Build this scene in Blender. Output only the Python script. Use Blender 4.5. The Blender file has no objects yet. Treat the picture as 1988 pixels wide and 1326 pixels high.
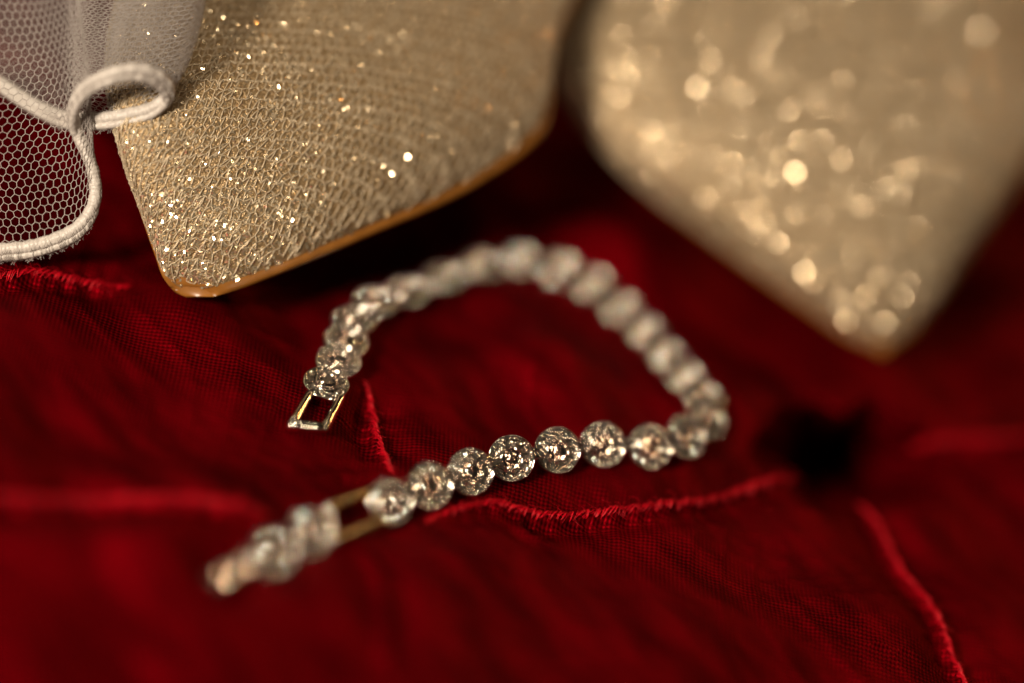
import bpy, math, random
import numpy as np
from mathutils import Vector, Matrix

random.seed(7)
RNG = np.random.default_rng(11)
SC = bpy.context.scene
MM = 0.001

# ------------------------------------------------------------------ camera
D = 408.0                      # focus distance, mm
PX = 6.5 / 88.0                # mm per photo pixel in the plane of focus
PITCH, ROLL = math.radians(37.66), math.radians(22.67)
APERTURE = 42.0                # entrance pupil, mm
X = np.array([1, 0, 0.]); Y = np.array([0, 1., 0]); Z = np.array([0, 0, 1.])
FWD = math.cos(PITCH) * Y - math.sin(PITCH) * Z
U0 = math.sin(PITCH) * Y + math.cos(PITCH) * Z
RGT = math.cos(ROLL) * X + math.sin(ROLL) * U0
UPV = math.cos(ROLL) * U0 - math.sin(ROLL) * X
CAM = -(D + 21.27) * FWD + np.array([0, 0, 3.0])

def ray(x, y):
    return FWD + RGT * (x - 994) * PX / D - UPV * (y - 663) * PX / D
def at_z(x, y, z):             # photo pixel -> point at height z (mm)
    d = ray(x, y); t = (z - CAM[2]) / d[2]
    return CAM + t * d
def at_blur(x, y, c):          # photo pixel + signed blur disc (px) -> point
    r = c * PX / APERTURE
    return CAM + ray(x, y) * (D + D * r / (1 - r))

cam = bpy.data.cameras.new('camera')
cam_o = bpy.data.objects.new('camera', cam)
SC.collection.objects.link(cam_o)
m = Matrix.Identity(4)
for i in range(3):
    m[i][0], m[i][1], m[i][2], m[i][3] = RGT[i], UPV[i], -FWD[i], CAM[i] * MM
cam_o.matrix_world = m
cam.sensor_width = 36.0
cam.lens = 36.0 * D / (1988 * PX)
cam.clip_start, cam.clip_end = 0.02, 20.0
cam.dof.use_dof = True
cam.dof.focus_distance = D * MM
cam.dof.aperture_fstop = cam.lens / APERTURE
SC.camera = cam_o

# ------------------------------------------------------------------ world, lamps, exposure
w = bpy.data.worlds.new('World'); SC.world = w; w.use_nodes = True
bg = w.node_tree.nodes['Background']
bg.inputs[0].default_value = (0.075, 0.050, 0.032, 1); bg.inputs[1].default_value = 0.22

def area(name, loc, target, size, power, col, size_y=None, spread=None):
    l = bpy.data.lights.new(name, 'AREA'); l.energy = power; l.color = col
    l.size = size
    if size_y: l.shape = 'RECTANGLE'; l.size_y = size_y
    if spread: l.spread = spread
    o = bpy.data.objects.new(name, l); SC.collection.objects.link(o)
    o.location = loc
    o.rotation_euler = (Vector(target) - Vector(loc)).to_track_quat('-Z', 'Y').to_euler()
    return o
area('key_lamp', (-0.40, -0.58, 0.40), (0.0, 0.01, 0.0), 0.14, 9.4, (1.0, 0.84, 0.65))
area('overhead_fill', (-0.10, 0.10, 0.95), (0, 0.02, 0), 0.45, 0.35, (1.0, 0.84, 0.66))  # added soft fill from above, lifts the shoe tops and metal reflections
area('orange_glint_lamp', (0.52, 0.62, 0.40), (0.02, 0.03, 0.01), 0.025, 1.0, (1.0, 0.45, 0.13))  # unseen orange source added behind right for warm glints
for k_ in range(7):                                              # ring of small unseen lamps added overhead for sparkle in the stones
    a_ = 2 * math.pi * k_ / 7
    area('sparkle_lamp', (-0.22 + 0.30 * math.cos(a_), 0.05 + 0.42 * math.sin(a_), 0.62 + 0.05 * math.sin(3 * a_)), (0, 0, 0), 0.03, 0.12, (1.0, 0.78, 0.54))
area('side_glint_fill', (0.42, -0.52, 0.26), (0, 0, 0), 0.035, 0.30, (1.0, 0.78, 0.55))  # added fill, front right, for glints on right-hand flanks and links

SC.view_settings.view_transform = 'Standard'
SC.view_settings.look = 'None'
SC.view_settings.exposure = 0.0
SC.view_settings.gamma = 1.0
SC.view_settings.use_curve_mapping = False
SC.render.engine = 'CYCLES'
cy = SC.cycles
cy.use_denoising = True
cy.denoising_input_passes = 'RGB_ALBEDO_NORMAL'
cy.max_bounces = 14; cy.glossy_bounces = 8; cy.transmission_bounces = 12; cy.diffuse_bounces = 4
cy.transparent_max_bounces = 16
cy.sample_clamp_indirect = 90.0
cy.use_adaptive_sampling = False
cy.caustics_reflective = False; cy.caustics_refractive = False

# ------------------------------------------------------------------ helpers
def mat(name):
    mt = bpy.data.materials.new(name); mt.use_nodes = True
    nt = mt.node_tree
    return mt, nt, nt.nodes['Principled BSDF']
def N(nt, t, **kw):
    n = nt.nodes.new(t)
    for k, v in kw.items(): setattr(n, k, v)
    return n
def math_node(nt, op, a, b=None, c=None):
    n = nt.nodes.new('ShaderNodeMath'); n.operation = op
    for i, v in enumerate((a, b, c)):
        if v is None: continue
        if isinstance(v, (int, float)): n.inputs[i].default_value = v
        else: nt.links.new(v, n.inputs[i])
    return n.outputs[0]

def obj(name, verts, faces, material, parent=None, origin=(0, 0, 0), smooth=True, mats=None, mat_idx=None):
    """one mesh object; verts in mm, origin in mm"""
    me = bpy.data.meshes.new(name)
    v = (np.asarray(verts, float) - np.asarray(origin, float)) * MM
    if isinstance(faces, np.ndarray) and faces.ndim == 2:
        n, k = faces.shape
        me.vertices.add(len(v)); me.vertices.foreach_set('co', v.ravel())
        me.loops.add(n * k); me.loops.foreach_set('vertex_index', faces.ravel().astype(np.int32))
        me.polygons.add(n)
        me.polygons.foreach_set('loop_start', np.arange(0, n * k, k, dtype=np.int32))
        me.update(calc_edges=True); me.validate()
    else:
        me.from_pydata(v.tolist(), [], [list(map(int, f)) for f in faces]); me.update()
    for mm_ in (mats or [material]): me.materials.append(mm_)
    if mat_idx is not None: me.polygons.foreach_set('material_index', mat_idx)
    me.polygons.foreach_set('use_smooth', [smooth] * len(me.polygons))
    o = bpy.data.objects.new(name, me); SC.collection.objects.link(o)
    if parent is None: o.location = Vector(origin) * MM
    else:
        o.parent = parent
        o.location = Vector(origin) * MM - WORLD_LOC(parent)
    return o
def WORLD_LOC(o):
    v = Vector((0, 0, 0))
    while o: v += o.location; o = o.parent
    return v
def thing(name, loc, label, cat, group=None):
    o = bpy.data.objects.new(name, None); SC.collection.objects.link(o)
    o.location = Vector(loc) * MM; o.empty_display_size = 0.01
    o['label'] = label; o['category'] = cat
    if group: o['group'] = group
    return o

class MB:
    def __init__(s): s.v = []; s.f = []
    def add(s, v, f):
        b = len(s.v); s.v.extend([tuple(p) for p in v]); s.f.extend([tuple(i + b for i in q) for q in f])
    def tube(s, pts, r, n=4, cap=False, flat=1.0, ref=None):
        pts = [np.asarray(p, float) for p in pts]
        k = len(pts); rr = r if hasattr(r, '__len__') else [r] * k
        ref0 = np.array(ref if ref is not None else (0.31, 0.17, 0.93))
        V = []
        for i, p in enumerate(pts):
            t = pts[min(i + 1, k - 1)] - pts[max(i - 1, 0)]; t = t / (np.linalg.norm(t) + 1e-9)
            a = np.cross(t, ref0); la = np.linalg.norm(a)
            a = a / la if la > 1e-4 else np.cross(t, (1, 0, 0))
            b = np.cross(t, a)
            for j in range(n):
                th = 2 * math.pi * j / n
                V.append(p + rr[i] * (math.cos(th) * a + flat * math.sin(th) * b))
        F = []
        for i in range(k - 1):
            for j in range(n):
                j2 = (j + 1) % n
                F.append((i * n + j, i * n + j2, (i + 1) * n + j2, (i + 1) * n + j))
        if cap:
            F.append(tuple(range(n - 1, -1, -1))); F.append(tuple(range((k - 1) * n, k * n)))
        s.add(V, F)
    def box(s, c, ax, ay, az):
        c, ax, ay, az = map(lambda q: np.asarray(q, float), (c, ax, ay, az))
        V = [c + i * ax + j * ay + k * az for k in (-1, 1) for j in (-1, 1) for i in (-1, 1)]
        s.add(V, [(0, 2, 3, 1), (4, 5, 7, 6), (0, 1, 5, 4), (2, 6, 7, 3), (0, 4, 6, 2), (1, 3, 7, 5)])
    def lathe(s, prof, n, close=True):
        V = []; F = []
        for (r, z) in prof:
            for j in range(n):
                th = 2 * math.pi * j / n; V.append((r * math.cos(th), r * math.sin(th), z))
        for i in range(len(prof) - 1):
            for j in range(n):
                j2 = (j + 1) % n
                F.append((i * n + j, i * n + j2, (i + 1) * n + j2, (i + 1) * n + j))
        if close:
            F.append(tuple(range(n - 1, -1, -1)))
        s.add(V, F)
    def build(s, name, material, parent=None, origin=(0, 0, 0), smooth=True):
        return obj(name, s.v, s.f, material, parent, origin, smooth)

def catmull(P, n):
    """P: k x d control points -> n x d points spread evenly in chord length"""
    P = np.asarray(P, float); k = len(P)
    t = np.r_[0, np.cumsum(np.sqrt(np.linalg.norm(np.diff(P[:, :min(3, P.shape[1])], axis=0), axis=1)))]
    Q = np.vstack([2 * P[0] - P[1], P, 2 * P[-1] - P[-2]])
    tt = np.r_[t[0] - (t[1] - t[0]), t, t[-1] + (t[-1] - t[-2])]
    out = []
    for i in range(k - 1):
        t0, t1, t2, t3 = tt[i:i + 4]; p0, p1, p2, p3 = Q[i:i + 4]
        for u in np.linspace(t1, t2, 24, endpoint=(i == k - 2)):
            a1 = (t1 - u) / (t1 - t0) * p0 + (u - t0) / (t1 - t0) * p1
            a2 = (t2 - u) / (t2 - t1) * p1 + (u - t1) / (t2 - t1) * p2
            a3 = (t3 - u) / (t3 - t2) * p2 + (u - t2) / (t3 - t2) * p3
            b1 = (t2 - u) / (t2 - t0) * a1 + (u - t0) / (t2 - t0) * a2
            b2 = (t3 - u) / (t3 - t1) * a2 + (u - t1) / (t3 - t1) * a3
            out.append((t2 - u) / (t2 - t1) * b1 + (u - t1) / (t2 - t1) * b2)
    out = np.array(out)
    if n is None: return out
    L = np.r_[0, np.cumsum(np.linalg.norm(np.diff(out[:, :3], axis=0), axis=1))]
    g = np.linspace(0, L[-1], n)
    return np.stack([np.interp(g, L, out[:, d]) for d in range(out.shape[1])], 1)
def unit(v):
    v = np.asarray(v, float); return v / (np.linalg.norm(v) + 1e-12)

# ------------------------------------------------------------------ materials
def make_cloth():
    mt, nt, b = mat('red_taffeta')
    tc = N(nt, 'ShaderNodeTexCoord')
    mp = N(nt, 'ShaderNodeMapping'); mp.inputs['Rotation'].default_value = (0, 0, math.radians(33))
    nt.links.new(tc.outputs['Object'], mp.inputs['Vector'])
    wob = N(nt, 'ShaderNodeTexNoise'); wob.inputs['Scale'].default_value = 260; wob.inputs['Detail'].default_value = 1
    nt.links.new(mp.outputs[0], wob.inputs['Vector'])
    vm = N(nt, 'ShaderNodeVectorMath', operation='MULTIPLY_ADD'); vm.inputs[1].default_value = (0.00025,) * 3
    nt.links.new(wob.outputs['Color'], vm.inputs[0]); nt.links.new(mp.outputs[0], vm.inputs[2])
    sx = N(nt, 'ShaderNodeSeparateXYZ'); nt.links.new(vm.outputs[0], sx.inputs[0])
    k = 2 * math.pi / 0.00092
    s1 = math_node(nt, 'SINE', math_node(nt, 'MULTIPLY', sx.outputs[0], k))
    s2 = math_node(nt, 'SINE', math_node(nt, 'MULTIPLY', sx.outputs[1], k))
    wv = math_node(nt, 'MULTIPLY', s1, s2)                      # plain weave, over and under
    fib = N(nt, 'ShaderNodeTexNoise'); fib.inputs['Scale'].default_value = 2600; fib.inputs['Detail'].default_value = 2
    nt.links.new(mp.outputs[0], fib.inputs['Vector'])
    slub = N(nt, 'ShaderNodeTexNoise'); slub.inputs['Scale'].default_value = 70; slub.inputs['Detail'].default_value = 3
    mp2 = N(nt, 'ShaderNodeMapping'); mp2.inputs['Scale'].default_value = (1, 3, 1)
    nt.links.new(mp.outputs[0], mp2.inputs[0]); nt.links.new(mp2.outputs[0], slub.inputs['Vector'])
    hgt = math_node(nt, 'ADD', math_node(nt, 'MULTIPLY', wv, 0.5), math_node(nt, 'ADD', math_node(nt, 'MULTIPLY', fib.outputs[0], 0.5), math_node(nt, 'MULTIPLY', slub.outputs[0], 0.3)))
    bp = N(nt, 'ShaderNodeBump'); bp.inputs['Strength'].default_value = 0.55; bp.inputs['Distance'].default_value = 0.00028
    nt.links.new(hgt, bp.inputs['Height']); nt.links.new(bp.outputs[0], b.inputs['Normal'])
    cr = N(nt, 'ShaderNodeValToRGB')
    cr.color_ramp.elements[0].position = 0.25; cr.color_ramp.elements[0].color = (0.030, 0.00008, 0.0007, 1)
    cr.color_ramp.elements[1].position = 0.8; cr.color_ramp.elements[1].color = (0.185, 0.0003, 0.0035, 1)
    f = math_node(nt, 'ADD', math_node(nt, 'MULTIPLY', wv, 0.28), math_node(nt, 'MULTIPLY', slub.outputs[0], 1.0))
    nt.links.new(f, cr.inputs[0]); nt.links.new(cr.outputs[0], b.inputs['Base Color'])
    b.inputs['Roughness'].default_value = 0.42
    b.inputs['Metallic'].default_value = 0.5
    b.inputs['Specular IOR Level'].default_value = 0.06
    b.inputs['Specular Tint'].default_value = (1.0, 0.02, 0.03, 1)
    return mt
M_CLOTH = make_cloth()
def simple(name, col, rough, metal=0.0, spec=0.5, tint=None, **kw):
    mt, nt, b = mat(name)
    b.inputs['Base Color'].default_value = (*col, 1); b.inputs['Roughness'].default_value = rough
    b.inputs['Metallic'].default_value = metal; b.inputs['Specular IOR Level'].default_value = spec
    if tint: b.inputs['Specular Tint'].default_value = (*tint, 1)
    for k, v in kw.items(): b.inputs[k].default_value = v
    return mt
def noisy(name, c1, c2, rough, metal, scale, bump, dist, spec=0.5, tint=None, stretch=None):
    mt, nt, b = mat(name)
    tc = N(nt, 'ShaderNodeTexCoord'); no = N(nt, 'ShaderNodeTexNoise')
    no.inputs['Scale'].default_value = scale; no.inputs['Detail'].default_value = 3
    nt.links.new(tc.outputs['Object'], no.inputs['Vector'])
    mx = N(nt, 'ShaderNodeMix', data_type='RGBA')
    mx.inputs['A'].default_value = (*c1, 1); mx.inputs['B'].default_value = (*c2, 1)
    mr = N(nt, 'ShaderNodeMapRange'); mr.inputs[1].default_value = 0.3; mr.inputs[2].default_value = 0.7
    nt.links.new(no.outputs[0], mr.inputs[0]); nt.links.new(mr.outputs[0], mx.inputs['Factor'])
    nt.links.new(mx.outputs['Result'], b.inputs['Base Color'])
    bp = N(nt, 'ShaderNodeBump'); bp.inputs['Strength'].default_value = bump; bp.inputs['Distance'].default_value = dist
    nt.links.new(no.outputs[0], bp.inputs['Height']); nt.links.new(bp.outputs[0], b.inputs['Normal'])
    b.inputs['Roughness'].default_value = rough; b.inputs['Metallic'].default_value = metal
    b.inputs['Specular IOR Level'].default_value = spec
    if tint: b.inputs['Specular Tint'].default_value = (*tint, 1)
    return mt
M_THREAD = noisy('red_thread', (0.26, 0.001, 0.005), (0.58, 0.003, 0.014), 0.34, 0.0, 3000, 0.3, 0.0001, 0.5, (1, .25, .25))
M_METAL = noisy('plated_metal', (0.66, 0.59, 0.53), (0.78, 0.71, 0.64), 0.11, 1.0, 900, 0.05, 0.00005)
M_GOLD = noisy('brushed_gilt_metal', (0.66, 0.42, 0.16), (0.78, 0.55, 0.26), 0.22, 1.0, 1500, 0.1, 0.00005)
M_FLOOR = noisy('dark_floor_metal', (0.40, 0.345, 0.29), (0.54, 0.47, 0.40), 0.22, 1.0, 1500, 0.1, 0.00005)  # darker, rougher metal on the channel floor between the stones
M_FOIL = simple('foil_backing', (0.70, 0.62, 0.56), 0.03, 1.0)
def make_crystal():
    mt, nt, b = mat('cut_crystal')
    oi = N(nt, 'ShaderNodeObjectInfo'); cr = N(nt, 'ShaderNodeValToRGB')
    for p_, c_ in ((0.0, (1, .90, .78, 1)), (.35, (1, .985, .96, 1)), (.75, (1, .97, .95, 1)), (1.0, (.90, .94, 1, 1))):  # random tint per stone, painted in for the fire of split light
        e = cr.color_ramp.elements[0] if p_ == 0 else cr.color_ramp.elements[-1] if p_ == 1 else cr.color_ramp.elements.new(p_)
        e.position = p_; e.color = c_
    nt.links.new(oi.outputs['Random'], cr.inputs[0]); nt.links.new(cr.outputs[0], b.inputs['Base Color'])
    b.inputs['Roughness'].default_value = 0.015; b.inputs['IOR'].default_value = 2.0
    b.inputs['Transmission Weight'].default_value = 1.0
    return mt
M_CRYSTAL = make_crystal()
M_UPPER = noisy('champagne_lame', (0.24, 0.155, 0.07), (0.42, 0.30, 0.165), 0.32, 0.6, 2300, 0.8, 0.0004, 0.5)
M_NET = noisy('champagne_yarn', (0.50, 0.395, 0.26), (0.68, 0.565, 0.41), 0.36, 0.3, 4000, 0.4, 0.0001)
M_FLAKE = noisy('glitter_foil', (0.80, 0.63, 0.40), (0.90, 0.77, 0.55), 0.19, 0.8, 700, 0.0, 0.0001)
M_SOLE = noisy('tan_leather', (0.22, 0.085, 0.014), (0.30, 0.12, 0.022), 0.30, 0.0, 500, 0.1, 0.0001)
M_LINING = noisy('cream_lining', (0.48, 0.38, 0.27), (0.55, 0.45, 0.33), 0.7, 0.0, 600, 0.2, 0.0001)
def make_tulle():
    mt, nt, b = mat('white_tulle')
    b.inputs['Base Color'].default_value = (0.44, 0.395, 0.37, 1); b.inputs['Roughness'].default_value = 0.45
    b.inputs['Specular IOR Level'].default_value = 0.4
    return mt
M_TULLE = make_tulle()
M_HEM = noisy('white_satin_cord', (0.46, 0.42, 0.385), (0.62, 0.575, 0.53), 0.40, 0.0, 1600, 0.8, 0.0002, 0.45)

# ------------------------------------------------------------------ bracelet layout (needed for the cloth that carries it)
LINK_PX = [(633, 744, 2.5), (657, 702, 2.5), (672, 663, 2.6), (687, 622, 2.6), (727, 587, 2.8), (790, 566, 3.0), (860, 541, 3.2),
           (932, 516, 3.0), (1008, 507, 2.8), (1085, 523, 2.6), (1150, 553, 2.6), (1205, 600, 2.6), (1252, 645, 2.8), (1293, 692, 3.0),
           (1330, 733, 3.3), (1365, 772, 3.8), (1372, 815, 4.2), (1332, 848, 4.6), (1262, 867, 4.7), (1170, 863, 4.5), (1082, 874, 4.2),
           (993, 890, 3.8), (914, 916, 3.4), (834, 943, 3.1), (757, 975, 2.9)]
LINKS = [at_z(*q) for q in LINK_PX]
END_LINKS = [at_z(600, 1035, 3.2), at_z(530, 1075, 3.1)]
CENTRE = np.array([3.0, -4.0, 0])
LR = 3.25

# ------------------------------------------------------------------ bedspread
SEAMS = [
    dict(px=[(830, 1003), (880, 985), (960, 972), (1020, 984), (1090, 990), (1160, 986), (1250, 985), (1350, 970), (1450, 937), (1560, 902)], z=1.6, h=1.5, r=.30),
    dict(px=[(1690, 945), (1728, 1010), (1775, 1090), (1815, 1160), (1850, 1230), (1890, 1310), (1925, 1400)], z=1.2, h=1.3, r=.26),
    dict(px=[(713, 735), (732, 790), (742, 850), (762, 915)], z=1.2, h=1.3, r=.24),
    dict(px=[(-120, 545), (0, 528), (70, 520), (150, 530), (260, 541)], z=1.4, h=1.6, r=.30),
    dict(px=[(-60, 965), (60, 970), (170, 962), (300, 985), (420, 1008), (520, 1016)], z=1.5, h=2.0, r=.30),
    dict(px=[(965, 985), (1035, 1028), (1115, 1062)], z=1.2, h=1.0, r=.16),
    dict(px=[(590, 922), (660, 914), (745, 914)], z=1.2, h=0.9, r=.16),
    dict(px=[(690, 1052), (725, 1120), (745, 1220), (755, 1350)], z=1.0, h=1.0, r=.16),
    dict(px=[(1775, 855), (1850, 845), (1930, 852), (2060, 858)], z=1.2, h=1.5, r=.26),
    dict(px=[(560, 525), (610, 540), (650, 552)], z=0.6, h=1.0, r=.18),
]
for s in SEAMS:
    s['path'] = catmull([at_z(x, y, s['z']) for x, y in s['px']], 90)[:, :2]

def lump(x, y, cx, cy, rx, ry, rot=0.0):
    c, s = math.cos(rot), math.sin(rot)
    dx, dy = x - cx, y - cy
    q = ((dx * c + dy * s) / rx) ** 2 + ((-dx * s + dy * c) / ry) ** 2
    return np.exp(-q)

SUPPORT = []
def cloth_height(x, y, supports=True):
    h = 0.3 + 0.0 * x
    # slow padding of the quilt
    h = h + 0.9 * np.sin(x * 0.055 + 1.2 + 0.5 * np.sin(y * 0.05)) + 0.8 * np.sin(y * 0.062 - 0.6 + 0.7 * np.sin(x * 0.04))
    h = h + 0.65 * np.sin(0.19 * x + 0.11 * y + 1.7 * np.sin(0.06 * y)) + 0.5 * np.sin(0.13 * x - 0.23 * y + 1.1 * np.sin(0.08 * x + 1))
    # small sharp crumples of the stiff silk
    for (kx, ky, wx, ph, am) in ((.42, .20, .9, .3, .16), (-.25, .52, .8, 1.9, .14), (.75, -.33, .7, 4.0, .09), (.12, .95, .6, 2.2, .08)):
        g = np.sin(kx * x + ky * y + wx * 2.2 * np.sin(.11 * x - .07 * y + ph) + ph)
        h = h + am * (1 - np.abs(g)) ** 3 * (.5 + .5 * np.sin(.07 * x + .09 * y + 3 * ph)) * 2.2
    # creases
    for q, (px, py, rx, ry, rot, a) in enumerate(LUMPS):
        c = LUMP_W[q]
        h = h + a * lump(x, y, c[0], c[1], rx, ry, rot)
    # the pinched seams
    for s in SEAMS:
        P = s['path']; best = np.full(x.shape, 1e9); sd = np.zeros(x.shape); sp = np.zeros(x.shape)
        A, B = P[:-1], P[1:]
        seg = np.linalg.norm(B - A, axis=1); cum = np.r_[0, np.cumsum(seg)]
        x0, x1 = P[:, 0].min() - 16, P[:, 0].max() + 16; y0, y1 = P[:, 1].min() - 16, P[:, 1].max() + 16
        mk = (x > x0) & (x < x1) & (y > y0) & (y < y1)
        if not mk.any(): continue
        xs, ys = x[mk], y[mk]
        bb = np.full(xs.shape, 1e9); ss = np.zeros(xs.shape); pp = np.zeros(xs.shape); ov = np.zeros(xs.shape)
        for i in range(len(A)):
            t = B[i] - A[i]; l2 = t @ t
            u0_ = ((xs - A[i][0]) * t[0] + (ys - A[i][1]) * t[1]) / l2
            u_ = np.clip(u0_, 0, 1)
            dx = xs - A[i][0] - u_ * t[0]; dy = ys - A[i][1] - u_ * t[1]
            d = np.hypot(dx, dy); k = d < bb
            bb[k] = d[k]; ss[k] = np.sign(t[0] * dy - t[1] * dx)[k]; pp[k] = (cum[i] + u_ * seg[i])[k]
        fade = np.clip(pp / 5.0, 0, 1) * np.clip((cum[-1] - pp) / 5.0, 0, 1)
        fade = fade * fade * (3 - 2 * fade)
        d = bb * ss
        H = s['h']
        prof = 0.75 * H * np.exp(-(d / 0.75) ** 2)                               # the pinched ridge
        prof = prof - 0.55 * H * np.exp(-((d + 2.2) / 1.7) ** 2) - 0.35 * H * np.exp(-((d - 2.6) / 2.0) ** 2)
        prof = prof + 0.25 * H * np.exp(-((np.abs(d) - 7) / 4) ** 2)
        puck = 0.27 * H * np.sin(pp * 2.1 + 1.3 * np.sin(pp * 0.7)) * np.exp(-(np.abs(d) / 3.2)) * np.clip(np.abs(d) / 0.8, 0, 1)
        hh = h[mk]; hh = hh + (prof + puck) * fade; h[mk] = hh
    if supports:
        for (cx, cy, tz, r, up_only) in SUPPORT:
            mk = (np.abs(x - cx) < 3 * r) & (np.abs(y - cy) < 3 * r)
            if not mk.any(): continue
            wgt = np.exp(-((x[mk] - cx) ** 2 + (y[mk] - cy) ** 2) / r ** 2)
            h[mk] = h[mk] * (1 - wgt) + tz * wgt
    return h
# (px, py, rx mm, ry mm, rot, height mm): puffs and hollows of the quilt, placed on the cloth at that pixel
LUMPS = [(1655, 880, 15, 13, 0.4, -2.5), (1190, 490, 17, 8, 0.5, 3.6), (1060, 725, 10, 8, 0.6, 2.4), (300, 1060, 26, 7, 0.55, 4.6),
         (120, 850, 16, 5, -0.9, -2.0), (1600, 1180, 22, 10, 0.7, 1.6), (1500, 780, 12, 9, 0.4, 2.6), (450, 650, 20, 12, 0.3, 1.4), (900, 1180, 22, 9, 0.4, -1.2),
         (700, 800, 7, 3.0, 1.2, -1.2), (640, 1180, 14, 10, .5, 1.5), (1850, 1050, 16, 9, 0.6, -1.2)]
LUMP_W = [at_z(q[0], q[1], 1.0) for q in LUMPS]
for p, q in zip(LINKS, LINK_PX):
    SUPPORT.append((p[0], p[1], p[2] - (1.55 if p[2] < 3.3 and q[0] < 1320 and q[1] < 760 else 2.9), 4.6, False))
for p in END_LINKS: SUPPORT.append((p[0], p[1], p[2] - 2.6, 4.5, False))
CL1 = at_z(600, 828, 1.6); SUPPORT.append((CL1[0], CL1[1], 0.75, 5, False))
CL2 = at_z(440, 1110, 2.4); SUPPORT.append((CL2[0], CL2[1], 0.6, 6, False))
TIP_L = at_blur(375, 566, 5); TIP_R = at_blur(1712, 684, 55)
SUPPORT.append((TIP_L[0], TIP_L[1] + 2.5, TIP_L[2] - 2.0, 8, False))
SUPPORT.append((TIP_R[0], TIP_R[1] + 2.5, TIP_R[2] - 2.2, 12, False))

STEP = 0.5
gx = np.arange(-190, 190.1, STEP); gy = np.arange(-180, 235.1, STEP)
GX, GY = np.meshgrid(gx, gy)
GZ = cloth_height(GX.copy(), GY.copy())
nx, ny = len(gx), len(gy)
idx = np.arange(nx * ny).reshape(ny, nx)
F = np.stack([idx[:-1, :-1], idx[:-1, 1:], idx[1:, 1:], idx[1:, :-1]], -1).reshape(-1, 4)
# the dark hollow where the folds gather: the cloth dives away in under itself
hc = at_z(1662, 876, 1.0); CP = np.stack([GX, GY, GZ], -1)
wx_ = GX - hc[0] + 1.1 * np.sin(.55 * GY + .4) + .7 * np.sin(.9 * GX + 1); wy_ = GY - hc[1] + 1.0 * np.sin(.6 * GX + 2) + .5 * np.sin(1.1 * GY)
ca_, sa_ = math.cos(.56), math.sin(.56)
hq = ((wx_ * ca_ + wy_ * sa_) / 11.0) ** 2 + ((-wx_ * sa_ + wy_ * ca_) / 6.2) ** 2
CP += np.exp(-hq ** 1.35)[..., None] * 40.0 * FWD
cloth = obj('bedspread', CP.reshape(-1, 3), F, M_CLOTH)
cloth['kind'] = 'structure'; cloth['label'] = 'deep red pintucked taffeta bedspread under the shoes and bracelet'; cloth['category'] = 'bedspread'
def hz(x, y):
    i = (x - gx[0]) / STEP; j = (y - gy[0]) / STEP
    i0, j0 = int(i), int(j); fi, fj = i - i0, j - j0
    return (GZ[j0, i0] * (1 - fi) + GZ[j0, i0 + 1] * fi) * (1 - fj) + (GZ[j0 + 1, i0] * (1 - fi) + GZ[j0 + 1, i0 + 1] * fi) * fj

# stitched, frayed thread along every pinched seam
for s in SEAMS:
    P = s['path']; mb = MB(); L = np.r_[0, np.cumsum(np.linalg.norm(np.diff(P, axis=0), axis=1))]
    r = s['r']; big = s['h'] > 1.0
    if not big: continue
    n = int(L[-1] / (0.55 if big else 0.8))
    for i in range(n):
        q = L[-1] * (i + random.uniform(.1, .9)) / n
        end = min(1, 6 * min(q, L[-1] - q) / L[-1] + .25)
        x, y = np.interp(q, L, P[:, 0]), np.interp(q, L, P[:, 1])
        x2, y2 = np.interp(q + .3, L, P[:, 0]), np.interp(q + .3, L, P[:, 1])
        if q > L[-1] - .4: continue
        t = unit([x2 - x, y2 - y]); nn = np.array([-t[1], t[0]])
        ln = random.uniform(.7, 1.5) * (1 if big else .7)
        sl = random.uniform(.5, 1.6)                                  # slant of the overcast stitch
        pts = []
        for u in np.linspace(-1, 1, 6):
            a = nn * u * r * 2.1 * (1 + .3 * random.uniform(-1, 1)) + t * u * sl * ln * .7
            bx, by = x + a[0], y + a[1]
            pts.append((bx, by, hz(bx, by) + r * .75 * end * (1 - u * u) + .07))
        g_ = random.choice((.10, .16, .30, .42))
        for st in range(3):
            of = np.array([random.gauss(0, .10), random.gauss(0, .10), random.gauss(.05, .06)])
            mb.tube([np.array(p_) + of * (1 - abs(k_ - 2.5) / 4) for k_, p_ in enumerate(pts)], [r * g_ * k * random.uniform(.7, 1.2) for k in (.4, 1, 1.1, 1.1, 1, .4)], 5)
    # core cords
    for lane in ((-.5, .5) if big else (0,)):
        pts = []
        for q in np.arange(.4, L[-1] - .4, .35):
            x, y = np.interp(q, L, P[:, 0]), np.interp(q, L, P[:, 1])
            x2, y2 = np.interp(q + .3, L, P[:, 0]), np.interp(q + .3, L, P[:, 1]); t = unit([x2 - x, y2 - y])
            o_ = lane * r + .35 * r * math.sin(q * 3.1 + lane * 5)
            bx, by = x - t[1] * o_, y + t[0] * o_
            pts.append((bx, by, hz(bx, by) + .10 * r + .06 * math.sin(q * 5)))
        if len(pts) > 3: mb.tube(pts, [r * (.30 + .12 * math.sin(k_ * 1.9) + .08 * math.sin(k_ * .7)) for k_ in range(len(pts))], 6, cap=True)
    # loose fibres
    for i in range(int(n * .8) if big else 6):
        q = random.uniform(.5, L[-1] - .5); x, y = np.interp(q, L, P[:, 0]), np.interp(q, L, P[:, 1])
        a = random.uniform(0, 6.28); ln = random.uniform(.6, 2.2); z = hz(x, y) + .1
        pts = [(x + math.cos(a + .6 * k * random.uniform(-.4, .6)) * ln * k / 4, y + math.sin(a) * ln * k / 4, z + ln * .35 * math.sin(k * .8)) for k in range(5)]
        mb.tube(pts, .022, 3)
    o = mb.build('seam_stitching', M_THREAD, cloth); o['kind'] = 'stuff'

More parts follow.
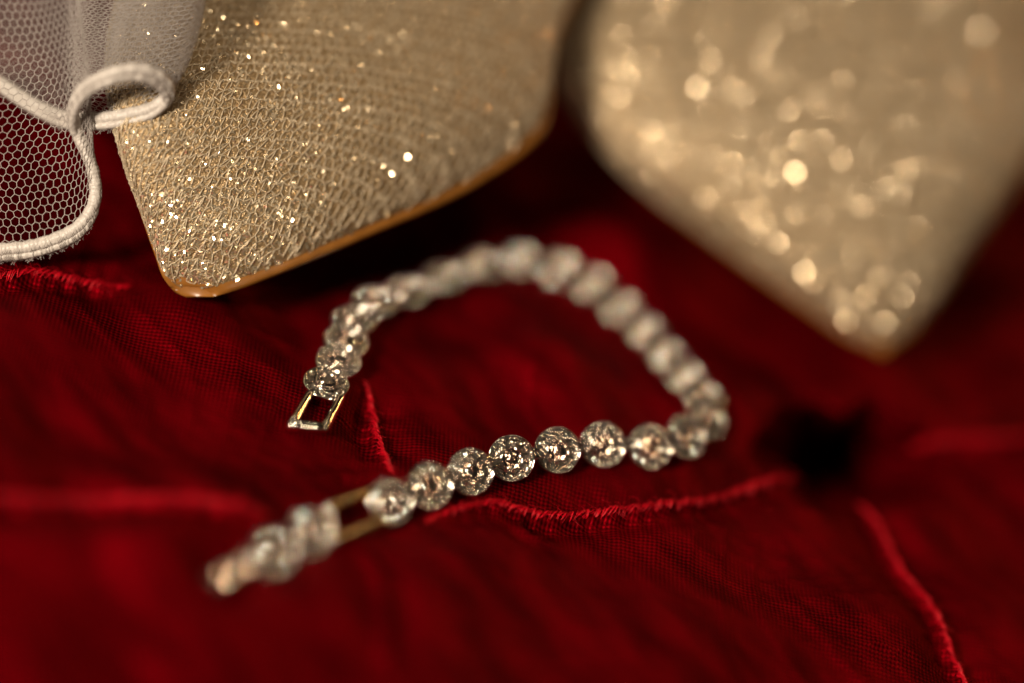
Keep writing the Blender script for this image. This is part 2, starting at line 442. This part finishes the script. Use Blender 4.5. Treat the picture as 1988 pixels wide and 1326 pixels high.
# ------------------------------------------------------------------ shoes
def build_shoe(name, Lc, Rc, Tc, label, base, throat, open_from, seed, flakes, bulge_side, spread):
    rng = np.random.default_rng(seed)
    NS, NT = 150, 72
    Lp, Rp, Tp = [np.array([np.interp(np.linspace(0, 1, NS), np.linspace(0, 1, len(c_)), c_[:, d]) for d in range(3)]).T
                  for c_ in [catmull(c, None) for c in (Lc, Rc, Tc)]]
    Mp = (Lp + Rp) / 2
    th = np.linspace(0, math.pi, NT + 1)
    ce = np.sign(np.cos(th)) * np.abs(np.cos(th)) ** 0.72; se = np.abs(np.sin(th)) ** 0.86
    bul = np.clip(np.linspace(0, 1, NS) / .55 - .25, 0, 1) * .24                # the wall swells over the sole towards the ball
    ce = ce[None, :] * (1 + bul[:, None] * np.abs(np.sin(2 * th))[None, :] * (np.sign(ce) == bulge_side)[None, :])
    G = Mp[:, None] + ((Lp - Rp) / 2)[:, None] * ce[:, :, None] + (Tp - Mp)[:, None] * se[None, :, None]   # NS x NT+1 x 3
    root = thing(name, base, label, 'shoe', 'pair of champagne shoes')
    idx = np.arange(NS * (NT + 1)).reshape(NS, NT + 1)
    F = np.stack([idx[:-1, :-1], idx[1:, :-1], idx[1:, 1:], idx[:-1, 1:]], -1).reshape(-1, 4)
    # throat opening, out of frame
    jj = np.abs((np.arange(NT) + .5) / NT - .5); ii = (np.arange(NS - 1) + .5) / NS
    keep = ~((ii[:, None] > open_from) & (jj[None, :] < .36 * np.sqrt(np.clip((ii[:, None] - open_from) / (1 - open_from), 0, 1))))
    a_, b_, c_ = G[NS // 2, NT // 2], G[NS // 2 + 1, NT // 2], G[NS // 2 + 1, NT // 2 + 1]
    outward = np.cross(b_ - a_, c_ - a_) @ (Tp - Mp)[NS // 2] > 0
    if not outward: F = F[:, ::-1]; outward = True
    up = obj('upper', G.reshape(-1, 3), F[keep.ravel()], M_UPPER, root, base)
    sd = up.modifiers.new('thickness', 'SOLIDIFY'); sd.thickness = 0.0012; sd.offset = -1 if outward else 1
    # sole: a plate that follows the bottom edge, slightly proud
    dn = -np.array([unit(a) for a in (Tp - Mp)])
    lat = np.array([unit(a) for a in (Lp - Rp)]); lat[0] = lat[1]
    ax = unit(Mp[6] - Mp[0])
    V = []; K = NS
    prof = [(0.2, -.2), (.5, .15), (.6, .6), (.4, 1.25), (-.6, 1.6)]
    cols = []
    for (o_, d_) in prof: cols.append(Lp + lat * o_ + dn * d_)
    for (o_, d_) in prof[::-1]: cols.append(Rp - lat * o_ + dn * d_)
    cols = np.stack(cols, 1); nc = cols.shape[1]
    nose = []
    for off, ws in ((.5, .12), (.46, .45), (.36, .75), (.2, .93)):
        c_ = cols[0].copy(); mid = c_.mean(0); lt = lat[0]
        c_ = c_ - np.outer((c_ - mid) @ lt * (1 - ws), lt) - ax * off; nose.append(c_)
    cols = np.concatenate([np.array(nose), cols], 0); K += 4
    F2 = []
    for i in range(K - 1):
        for j in range(nc):
            j2 = (j + 1) % nc
            F2.append((i * nc + j, (i + 1) * nc + j, (i + 1) * nc + j2, i * nc + j2))
    F2.append(tuple(range(nc))); F2.append(tuple((K - 1) * nc + j for j in range(nc - 1, -1, -1)))
    obj('sole', cols.reshape(-1, 3), F2, M_SOLE, root, base)
    # arc-length chart: S along the ridge, W across from the ridge
    jm = NT // 2
    S_tab = np.r_[0, np.cumsum(np.linalg.norm(np.diff(G[:, jm], axis=0), axis=1))]
    dW = np.linalg.norm(np.diff(G, axis=1), axis=2); Wc = np.concatenate([np.zeros((NS, 1)), np.cumsum(dW, 1)], 1); Wt = Wc - Wc[:, jm:jm + 1]
    gs = np.gradient(G, axis=0); gt = np.gradient(G, axis=1)
    NR = np.cross(gt, gs); NR /= np.linalg.norm(NR, axis=2, keepdims=True) + 1e-9
    if NR[NS // 2, jm][2] < 0: NR = -NR
    fi_tab = np.arange(NS, dtype=float)
    def chart(S, W):
        i = np.interp(S, S_tab, fi_tab); i0 = min(int(i), NS - 2); f = i - i0
        wt = Wt[i0] * (1 - f) + Wt[i0 + 1] * f
        if W <= wt[0] + .15 or W >= wt[-1] - .15: return None
        j = np.interp(W, wt, np.arange(NT + 1)); j0 = min(int(j), NT - 1); g = j - j0
        b_ = lambda T: (T[i0, j0] * (1 - f) * (1 - g) + T[i0 + 1, j0] * f * (1 - g) + T[i0, j0 + 1] * (1 - f) * g + T[i0 + 1, j0 + 1] * f * g)
        if i / NS > open_from - .02 and abs(j / NT - .5) < .37 * math.sqrt(max(0, (i / NS - open_from + .02) / (1 - open_from))): return None
        return b_(G), unit(b_(NR))
    # knitted net of champagne yarn
    mb = MB(); cw, ch = 1.3, 1.6
    Smax = min(S_tab[-1] - 1, 92); nodes = {}
    rows = int(Smax / ch)
    def node(r, c):
        k = (r, c)
        if k not in nodes:
            S = .5 + r * ch + (0.16 * ch if c % 2 else -0.16 * ch) + rng.normal(0, .16); W = c * cw * .5 + rng.normal(0, .14)
            nodes[k] = chart(S, W) if S > 0 else None
        return nodes[k]
    for r in range(rows):
        for c in range(-110, 111):
            a = node(r, c)
            if a is None: continue
            tg = [(r, c + 1)]
            if (c % 2 == 0) == (r % 2 == 0): tg.append((r + 1, c))
            elif rng.random() < .25: tg.append((r + 1, c + 1))
            for t_ in tg:
                b_ = node(*t_)
                if b_ is None: continue
                p, q = a[0] + a[1] * rng.uniform(.05, .16), b_[0] + b_[1] * rng.uniform(.05, .16)
                mid = (p + q) / 2 + (a[1] + b_[1]) * rng.uniform(.02, .09) + rng.normal(0, .06, 3)
                mb.tube([p, mid, q], [.06, .096, .06], 4, ref=a[1])
    o = mb.build('knitted_net', M_NET, root, base); o['kind'] = 'stuff'
    # glitter foil: tiny tilted facets lying between the yarns
    V = []; nfl = 0
    for k in range(flakes + 2500):
        toe = k >= flakes
        S = .6 + (Smax - 1) * rng.random() ** 1.35; W = rng.uniform(-48, 48)
        if toe: S = rng.uniform(.5, 15); W = rng.uniform(-22, 22)  # extra, less tilted flakes added to build up the toe highlight
        h_ = chart(S, W)
        if h_ is None: continue
        p, n = h_
        n = unit(n + rng.normal(0, min(.24, spread) if toe else spread, 3)); a = unit(np.cross(n, rng.normal(0, 1, 3))); b_ = np.cross(n, a)
        r1 = rng.uniform(.14, .30); r2 = r1 * rng.uniform(.30, .75); c_ = p + h_[1] * rng.uniform(.06, .16)
        V += [c_ - a * r1 - b_ * r2, c_ + a * r1 - b_ * r2 * .8, c_ + a * r1 * .9 + b_ * r2, c_ - a * r1 * .8 + b_ * r2]; nfl += 1
    V = np.array(V); Fq = np.arange(len(V)).reshape(-1, 4)
    o = obj('glitter', V, Fq, M_FLAKE, root, base, smooth=False); o['kind'] = 'stuff'
    return root

B = at_blur
# left shoe: edge and ridge curves measured from the photograph
L1 = [B(371, 561, 4), B(345, 555, 3), B(322, 533, 2), B(306, 492, 2), B(282, 425, 1), B(250, 330, 1), B(228, 235, 3), B(222, 120, 8)]
R1 = [B(380, 561, 4), B(415, 557, 3), B(470, 541, 4), B(560, 507, 6), B(700, 448, 12), B(915, 348, 24), B(1048, 238, 33), B(1068, 95, 41)]
T1 = [B(375, 551, 3), B(373, 530, 2), B(378, 495, 1), B(402, 440, 0), B(440, 340, 0), B(510, 200, 3), B(560, 60, 12), B(600, -100, 24)]
def extend(c, steps):
    c = list(c)
    for s_ in steps: c.append(c[-1] + np.asarray(s_, float))
    return c
EX = [(-2, 18, 9), (-1, 22, 11), (0, 24, 12)]
L1 = extend(L1, [(-2, 17, 8), (1, 22, 11), (4, 24, 12)]); R1 = extend(R1, [(0, 18, 9), (-4, 22, 11), (-6, 24, 12)]); T1 = extend(T1, [(-1, 18, 13), (-1, 21, 17), (0, 24, 18)])
build_shoe('glitter_shoe', L1, R1, T1, 'champagne glitter pointed shoe with the white veil draped over it', TIP_L, None, .78, 3, 19000, -1, .36)
L2 = [B(1702, 672, 54), B(1650, 652, 54), B(1560, 592, 54), B(1400, 478, 56), B(1230, 345, 59), B(1158, 240, 62), B(1145, 60, 68)]
R2 = [B(1722, 672, 54), B(1765, 645, 55), B(1815, 590, 57), B(1880, 495, 61), B(1950, 390, 66), B(2005, 290, 70), B(2060, 140, 76)]
T2 = [B(1711, 660, 53), B(1704, 622, 51), B(1692, 560, 49), B(1645, 440, 48), B(1565, 300, 49), B(1490, 130, 53), B(1430, -40, 60)]
L2 = extend(L2, [(-3, 18, 9), (0, 22, 11), (5, 24, 12)]); R2 = extend(R2, [(0, 18, 9), (-5, 22, 11), (-8, 24, 12)]); T2 = extend(T2, [(-2, 18, 13), (-2, 21, 17), (0, 24, 18)])
build_shoe('glitter_shoe', L2, R2, T2, 'champagne glitter pointed shoe with bare toe standing beyond the bracelet loop', TIP_R, None, .78, 5, 44000, 1, .42)

# ------------------------------------------------------------------ veil
def build_veil():
    hem_px = [(-150, 520, 3), (-70, 505, 2), (0, 492, 2), (55, 486, 2), (110, 470, 2), (155, 445, 1), (182, 405, 0), (185, 360, 0), (170, 305, -1), (150, 262, -2), (142, 222, -6), (162, 180, -10),
              (215, 150, -13), (270, 142, -12), (312, 158, -9), (326, 186, -6), (300, 213, -4), (250, 228, -3), (195, 236, -1), (140, 236, 2), (95, 222, 8), (50, 198, 10), (0, 165, 12), (-80, 120, 15), (-160, 90, 18)]
    top_px = [(-230, -120, -4), (-130, -150, -6), (-50, -150, -8), (10, -150, -10), (60, -150, -11), (95, -150, -12), (118, -150, -12), (128, -150, -12), (136, -150, -12), (150, -150, -13), (172, -150, -14), (215, -150, -15),
              (280, -150, -14), (350, -150, -12), (415, -150, -10), (432, -150, -6), (405, -150, -4), (340, -150, -2), (260, -150, 0), (180, -150, 8), (105, -150, 23), (50, -150, 26), (-10, -150, 28), (-100, -150, 30), (-190, -150, 32)]
    hem = catmull([B(*q) for q in hem_px], 420); 
    # matching top samples, by the same parameter as the hem
    hc = catmull([np.r_[B(*q), B(*p)] for q, p in zip(hem_px, top_px)], 420)
    hem, top = hc[:, :3], hc[:, 3:6]
    # keep the hem off the cloth
    for k in range(len(hem)): hem[k, 2] = max(hem[k, 2], hz(hem[k, 0], hem[k, 1]) + 1.1)
    base = hem[60].copy(); base[2] = hz(base[0], base[1])
    root = thing('veil', base, 'white tulle veil with satin corded hem folded over the shoe', 'veil')
    Ls = np.r_[0, np.cumsum(np.linalg.norm(np.diff(hem, axis=0), axis=1))]
    hgt = np.linalg.norm(top - hem, axis=1).mean()
    tan = np.gradient(hem, axis=0); side = np.cross(tan, top - hem); side /= np.linalg.norm(side, axis=1, keepdims=True)
    def surf(u, v, _=None):                                    # u along the hem (mm), v up from the hem (mm)
        f = v / hgt
        h_ = np.array([np.interp(u, Ls, hem[:, d]) for d in range(3)]); t_ = np.array([np.interp(u, Ls, top[:, d]) for d in range(3)])
        s_ = np.array([np.interp(u, Ls, side[:, d]) for d in range(3)])
        p = h_ * (1 - f) + t_ * f + s_ * (1.6 * math.sin(math.pi * min(f * 1.3, 1)) * math.sin(u * .22 + .5) + .5 * math.sin(u * .55 + v * .12) * min(1, f * 4))
        return p
    mb = MB(); cw, ch = 1.2, 1.0; r = .066
    rows, colsn = int(hgt / (ch * .75)), int(Ls[-1] / cw)
    cache = {}
    def nd(r_, c_, k):
        key = (r_, c_, k)
        if key not in cache:
            u = (c_ + (.5 if r_ % 2 else 0)) * cw; v = r_ * ch * .75 + .4
            if k == 1: u += 0; v += ch * .5                     # top vertex of a cell
            else: u += cw * .5; v += ch * .25                   # upper right vertex
            u += .05 * math.sin(3.7 * r_ + 2.1 * c_) + .5 * math.sin(.17 * c_ + .23 * r_); v += .05 * math.sin(2.9 * c_ + 1.3 * r_) + .35 * math.sin(.21 * c_ - .15 * r_)
            cache[key] = surf(min(max(u, 0), Ls[-1]), max(v, 0))
        return cache[key]
    # pointy-top hexagons: top vertex T(r,c), upper-right vertex U(r,c)
    for r_ in range(rows):
        for c_ in range(colsn):
            T = nd(r_, c_, 1); Ur = nd(r_, c_, 2)
            mb.tube([T, Ur], r, 3)
            if c_ > 0:
                mb.tube([T, nd(r_, c_ - 1, 2)], r, 3)
            # vertical from the top vertex up to the cell row above (its lower vertices are the U's of the next row)
            c2 = c_ - 1 if r_ % 2 == 0 else c_
            if 0 <= c2 and r_ + 1 < rows:
                mb.tube([T, nd(r_ + 1, c2, 2)], r, 3)
    o = mb.build('tulle_netting', M_TULLE, root, base); o['kind'] = 'stuff'
    # the inner ply that rides behind the folded part of the hem
    mb = MB(); u1 = Ls[190]; cache.clear(); flat_surf = surf
    def surf(u, v):
        f = min(1, v / 6.0)
        s_ = np.array([np.interp(u, Ls, side[:, d]) for d in range(3)])
        return flat_surf(min(u + .5 + 1.5 * f, Ls[-1]), v + .35) + s_ * f * (.9 + .5 * math.sin(u * .4))
    for r_ in range(rows):
        for c_ in range(int(u1 / cw), int(Ls[310] / cw)):
            T = nd(r_, c_, 1)
            mb.tube([T, nd(r_, c_, 2)], r, 3); mb.tube([T, nd(r_, c_ - 1, 2)], r, 3)
            c2 = c_ - 1 if r_ % 2 == 0 else c_
            if r_ + 1 < rows: mb.tube([T, nd(r_ + 1, c2, 2)], r, 3)
    o = mb.build('inner_ply', M_TULLE, root, base); o['kind'] = 'stuff'
    # corded satin hem: a fat rolled edge and a thin outer cord wound with fine thread
    mb = MB(); up = (top - hem) / np.linalg.norm(top - hem, axis=1, keepdims=True)
    sub = catmull(hem, 900); upi = np.stack([np.interp(np.linspace(0, 1, 900), np.linspace(0, 1, 420), up[:, d]) for d in range(3)], 1)
    rad = [.92 * (1 + .05 * math.sin(k * .37) + .03 * math.sin(k * 1.3)) for k in range(900)]
    mb.tube([sub[k] + upi[k] * .55 for k in range(900)], rad, 12)
    mb.tube([sub[k] - upi[k] * .62 for k in range(900)], [.58 * (1 + .05 * math.sin(k * .61)) for k in range(900)], 10)
    hm = mb.build('hem', M_HEM, root, base)
    mb = MB()
    sd = np.cross(np.gradient(sub, axis=0), upi); sd /= np.linalg.norm(sd, axis=1, keepdims=True)
    for k in range(6, 892, 2):                                 # overlocking thread wound round the cord
        pts = []
        for a in np.linspace(-.3, math.pi + .3, 8):
            kk = min(k + int(2 * a), 899)
            for_ = sub[kk] - upi[kk] * .02 + upi[kk] * math.cos(a) * 1.35 + sd[kk] * math.sin(a) * .93 * (1 if True else 0)
            pts.append(for_)
        if random.random() < .6: mb.tube(pts, .045, 3)
    for k in range(5, 895):                                    # frayed ends
        if random.random() < .5:
            p = sub[k] - upi[k] * 1.15; a = random.uniform(-1, 1); ln = random.uniform(.25, .9)
            t_ = unit(sub[min(k + 1, 899)] - sub[k]); d_ = -upi[k] * random.uniform(.6, 1) + t_ * a + sd[k] * random.uniform(-.5, .5)
            mb.tube([p, p + d_ * ln * .5, p + d_ * ln + t_ * random.uniform(-.25, .25)], [.03, .03, .045], 3)
    o = mb.build('hem_thread', M_TULLE, hm, base); o['kind'] = 'stuff'
build_veil()

# ------------------------------------------------------------------ bracelet
def crystal_mesh(name, r, n, table=.56, crown=.34, pav=.62, simple_cut=False):
    """brilliant cut: table, star and main crown facets, girdle, foil-backed pavilion"""
    V = []; F = []; mi = []
    ang = lambda k, o_: 2 * math.pi * (k + o_) / n
    T = [(r * table * math.cos(ang(k, 0)), r * table * math.sin(ang(k, 0)), r * crown) for k in range(n)]
    Md = [(r * .80 * math.cos(ang(k, .5)), r * .80 * math.sin(ang(k, .5)), r * crown * .55) for k in range(n)]
    Gd = [(r * math.cos(ang(k, 0) / 1 * 1), r * math.sin(ang(k, 0)), 0.03 * r) for k in range(n)]
    Gl = [(x, y, -0.05 * r) for x, y, z in Gd]
    Pm = [(r * .5 * math.cos(ang(k, .5)), r * .5 * math.sin(ang(k, .5)), -pav * r * .56) for k in range(n)]
    V = T + Md + Gd + Gl + Pm + [(0, 0, -pav * r)]
    a, b, c, d, e, z = 0, n, 2 * n, 3 * n, 4 * n, 5 * n
    F.append(tuple(range(n))); mi.append(0)
    for k in range(n):
        k2 = (k + 1) % n
        if simple_cut: F.append((a + k2, a + k, c + k, c + k2)); mi.append(0)
        else:
            for f in ((a + k2, a + k, b + k), (a + k, c + k, b + k), (a + k2, b + k, c + k2), (b + k, c + k, c + k2)): F.append(f); mi.append(0)
        F.append((c + k, d + k, d + k2, c + k2)); mi.append(0)
        if simple_cut: F.append((d + k, z, d + k2)); mi.append(1)
        else:
            for f in ((d + k, e + k, d + k2), (e + (k - 1) % n, e + k, d + k), (z, e + k, e + (k - 1) % n)): F.append(f); mi.append(1)
    me = bpy.data.meshes.new(name)
    me.from_pydata([(x * MM, y * MM, z_ * MM) for x, y, z_ in V], [], F)
    me.materials.append(M_CRYSTAL); me.materials.append(M_FOIL)
    me.polygons.foreach_set('material_index', mi); me.update()
    import bmesh
    bm = bmesh.new(); bm.from_mesh(me); bmesh.ops.delete(bm, geom=[v_ for v_ in bm.verts if not v_.link_faces], context='VERTS'); bmesh.ops.recalc_face_normals(bm, faces=bm.faces); bm.to_mesh(me); bm.free()
    return me
ACC = 11
def setting_mesh():
    mb = MB()
    mb.lathe([(1.9, -1.75), (2.3, -1.72), (2.75, -1.35), (3.12, -.75), (3.25, -.15), (3.25, .12), (3.17, .24), (3.05, .24), (2.98, .10), (2.92, -.02), (1.72, .04), (1.62, .26), (1.57, .56), (1.48, .64), (1.38, .60), (1.30, .36), (1.28, -.3), (.3, -.9)], 56)
    for k in range(ACC):                                          # bead prongs and collars round the accent stones
        a = 2 * math.pi * (k + .5) / ACC
        for rr, br in ((2.76, .20),):
            c = np.array([rr * math.cos(a), rr * math.sin(a), .08]); V = []; Fp = []
            for i, (q, zz) in enumerate(((1, 0), (.85, .55), (.45, .9))):
                for j in range(8):
                    t_ = 2 * math.pi * j / 8; V.append(c + br * np.array([q * math.cos(t_), q * math.sin(t_), zz]))
            for i in range(2):
                for j in range(8): Fp.append((i * 8 + j, i * 8 + (j + 1) % 8, (i + 1) * 8 + (j + 1) % 8, (i + 1) * 8 + j))
            Fp.append(tuple(range(16, 24))); mb.add(V, Fp)
    me = bpy.data.meshes.new('link')
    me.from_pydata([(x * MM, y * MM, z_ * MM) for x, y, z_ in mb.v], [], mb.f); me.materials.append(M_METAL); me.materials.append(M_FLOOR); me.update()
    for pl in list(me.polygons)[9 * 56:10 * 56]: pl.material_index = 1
    me.polygons.foreach_set('use_smooth', [True] * len(me.polygons))
    return me
ME_SET = setting_mesh()
ME_CEN = crystal_mesh('centre_stone', 1.29, 8, .60, .34, .6)
ME_ACC = crystal_mesh('accent_stone', .52, 8, .52, .45, .7)
BASE = at_z(993, 890, 1.0)
bracelet = thing('bracelet', BASE, 'open silver bracelet of round crystal halo links on the red cloth', 'bracelet')
def frame(p, n, t):
    n = unit(n); xx = unit(t - n * (t @ n)); yy = np.cross(n, xx)
    q = Matrix.Identity(4)
    for i in range(3): q[i][0], q[i][1], q[i][2], q[i][3] = xx[i], yy[i], n[i], p[i] * MM
    return q
B_INV = Matrix.Translation(-Vector(BASE) * MM)
def place(name, me, parent, mw):
    o = bpy.data.objects.new(name, me); SC.collection.objects.link(o); o.parent = parent; o.matrix_basis = mw; return o
def add_link(p, n, t, spin):
    lk = place('link', ME_SET, bracelet, B_INV @ frame(p, n, t) @ Matrix.Scale(1.05, 4) @ Matrix.Rotation(spin, 4, 'Z'))
    jt = Matrix.Rotation(random.uniform(-.05, .05), 4, 'X') @ Matrix.Rotation(random.uniform(-.05, .05), 4, 'Y')
    place('centre_stone', ME_CEN, lk, Matrix.Translation((0, 0, .00018)) @ jt @ Matrix.Rotation(random.uniform(0, 6), 4, 'Z'))
    for k in range(ACC):
        a = 2 * math.pi * k / ACC
        jt = Matrix.Rotation(random.uniform(-.13, .13), 4, 'X') @ Matrix.Rotation(random.uniform(-.13, .13), 4, 'Y')
        place('accent_stone', ME_ACC, lk, Matrix.Translation((.00235 * math.cos(a), .00235 * math.sin(a), .00012)) @ jt @ Matrix.Rotation(random.uniform(0, 6), 4, 'Z'))
    return lk
allp = LINKS
normals = []
for i, p in enumerate(LINKS):
    t = unit(LINKS[min(i + 1, len(LINKS) - 1)] - LINKS[max(i - 1, 0)])
    out = p - CENTRE; out[2] = 0; out = unit(out - t * (out @ t))
    q = i + 1
    lean = np.interp(q, [1, 4, 6, 9, 13, 15, 17, 19, 21, 25], [4, 4, 0, -4, -3, 8, 32, 48, 50, 50])
    n = unit(Z * math.cos(math.radians(lean)) + out * math.sin(math.radians(lean)))
    n = unit(n - t * (n @ t))
    v = unit(CAM - p)
    v = unit(v * .7 + unit(np.array([-400., -580., 400.]) - p) * .5)
    face = np.interp(q, [1, 4, 7, 14, 17, 19, 21, 22, 23, 25], [.12, .13, .16, .17, .28, .4, .5, .6, .5, .35])
    n = unit(n * (1 - face) + v * face + RNG.normal(0, .05, 3))
    normals.append(n)
    add_link(p, n, t, random.uniform(0, 6.28))
# hinges between neighbouring links
def hinge(p, q, n):
    mb = MB(); d = unit(q - p); s = np.cross(n, d); m_ = (p + q) / 2 - n * .75; half = np.linalg.norm(q - p) / 2
    for sg in (-.55, .55):
        mb.tube([m_ - d * (half - 2.1) + s * sg, m_ - d * .3 + s * sg + n * .2, m_ + d * .3 + s * sg + n * .2, m_ + d * (half - 2.1) + s * sg], .34, 8, cap=True)
    mb.tube([m_ - s * 1.05 + n * .15, m_ + s * 1.05 + n * .15], .36, 10, cap=True)
    mb.build('hinge', M_METAL, bracelet, m_)
for i in range(len(LINKS) - 1): hinge(LINKS[i], LINKS[i + 1], unit(normals[i] + normals[i + 1]))

# open catch loop hanging from the first link
def bar_loop(a, b, c, d, rr, name, mtl, ridged=False):
    """rails a-b and c-d with a cross bar b-d; corners in mm"""
    o = (np.asarray(a) + np.asarray(d)) / 2
    def rail(p, q, nm, par, ridge=False, r=rr, m_=mtl):
        mb = MB(); L = np.linalg.norm(q - p); k = max(3, int(L / (.14 if ridge else .5)))
        pts = [p + (q - p) * u for u in np.linspace(0, 1, k)]
        rad = [r * (1 - (.22 if ridge and (i % 3 == 0) else 0)) for i in range(k)]
        rad[0] *= .8; rad[-1] *= .8
        mb.tube(pts, rad, 12, cap=True, flat=1.25, ref=(0, 0, 1)); return mb.build(nm, m_, par, o)
    a, b, c, d = map(np.asarray, (a, b, c, d))
    root = rail(b, d, name, bracelet)
    rail(a, b, 'rail', root, ridged); rail(c, d, 'rail', root, ridged)
    return root
zc = 1.75
lp = bar_loop(at_z(601, 764, 2.0), at_z(566, 826, zc), at_z(663, 768, 2.0), at_z(630, 832, zc), .74, 'catch_loop', M_METAL)
for q in ((566, 826), (630, 832)):                                # rounded corner knobs
    p = at_z(*q, zc); mb = MB()
    mb.lathe([(.35, -.7), (.62, -.45), (.74, 0), (.62, .45), (.35, .7), (.02, .76)], 16)
    mb.v = [tuple(p + np.array(v)) for v in mb.v]
    mb.build('corner_knob', M_METAL, lp, p)

# fold-over clasp at the other end: ridged gilt rails, two crystal links and a tongue
lp2 = bar_loop(at_z(735, 950, 3.0), at_z(638, 987, 3.2), at_z(745, 1012, 2.6), at_z(648, 1050, 2.6), .72, 'clasp_frame', M_METAL, True)
for o in lp2.children: o.data.materials[0] = M_GOLD
for q in ((638, 987, 3.2), (648, 1050, 2.6)):
    p = at_z(*q); mb = MB(); mb.lathe([(.4, -.9), (.8, -.5), (.95, 0), (.8, .5), (.4, .9), (.02, 1.0)], 16)
    mb.v = [tuple(p + np.array(v)) for v in mb.v]; mb.build('corner_knob', M_METAL, lp2, p)
t_end = unit(END_LINKS[1] - END_LINKS[0])
for p in END_LINKS:
    out = unit(np.array([.8, -.6, 0])); n = unit(Z * .75 + out * .5 + unit(CAM - p) * .3)
    add_link(p, n, t_end, random.uniform(0, 6))
tp = at_z(450, 1112, 2.6); mb = MB(); s_ = unit(np.cross(Z, t_end)); nn = unit(Z * .9 + np.array([.05, .25, 0]))
mb.box(tp, t_end * 3.8, s_ * 1.7, nn * .45)
tong = mb.build('clasp_tongue', M_METAL, bracelet, tp, smooth=False)
bv = tong.modifiers.new('round', 'BEVEL'); bv.width = .0004; bv.segments = 3
tw = Matrix.Translation(-Vector(tp) * MM)
for du, dv in ((-2.6, .9), (-2.6, -.9), (-.6, 0), (1.3, .9), (1.3, -.9), (3.0, 0)):
    p = tp + t_end * du + s_ * dv + nn * .62
    o = place('accent_stone', ME_ACC, tong, tw @ frame(p, unit(nn + RNG.normal(0, .1, 3)), t_end) @ Matrix.Scale(1.5, 4))
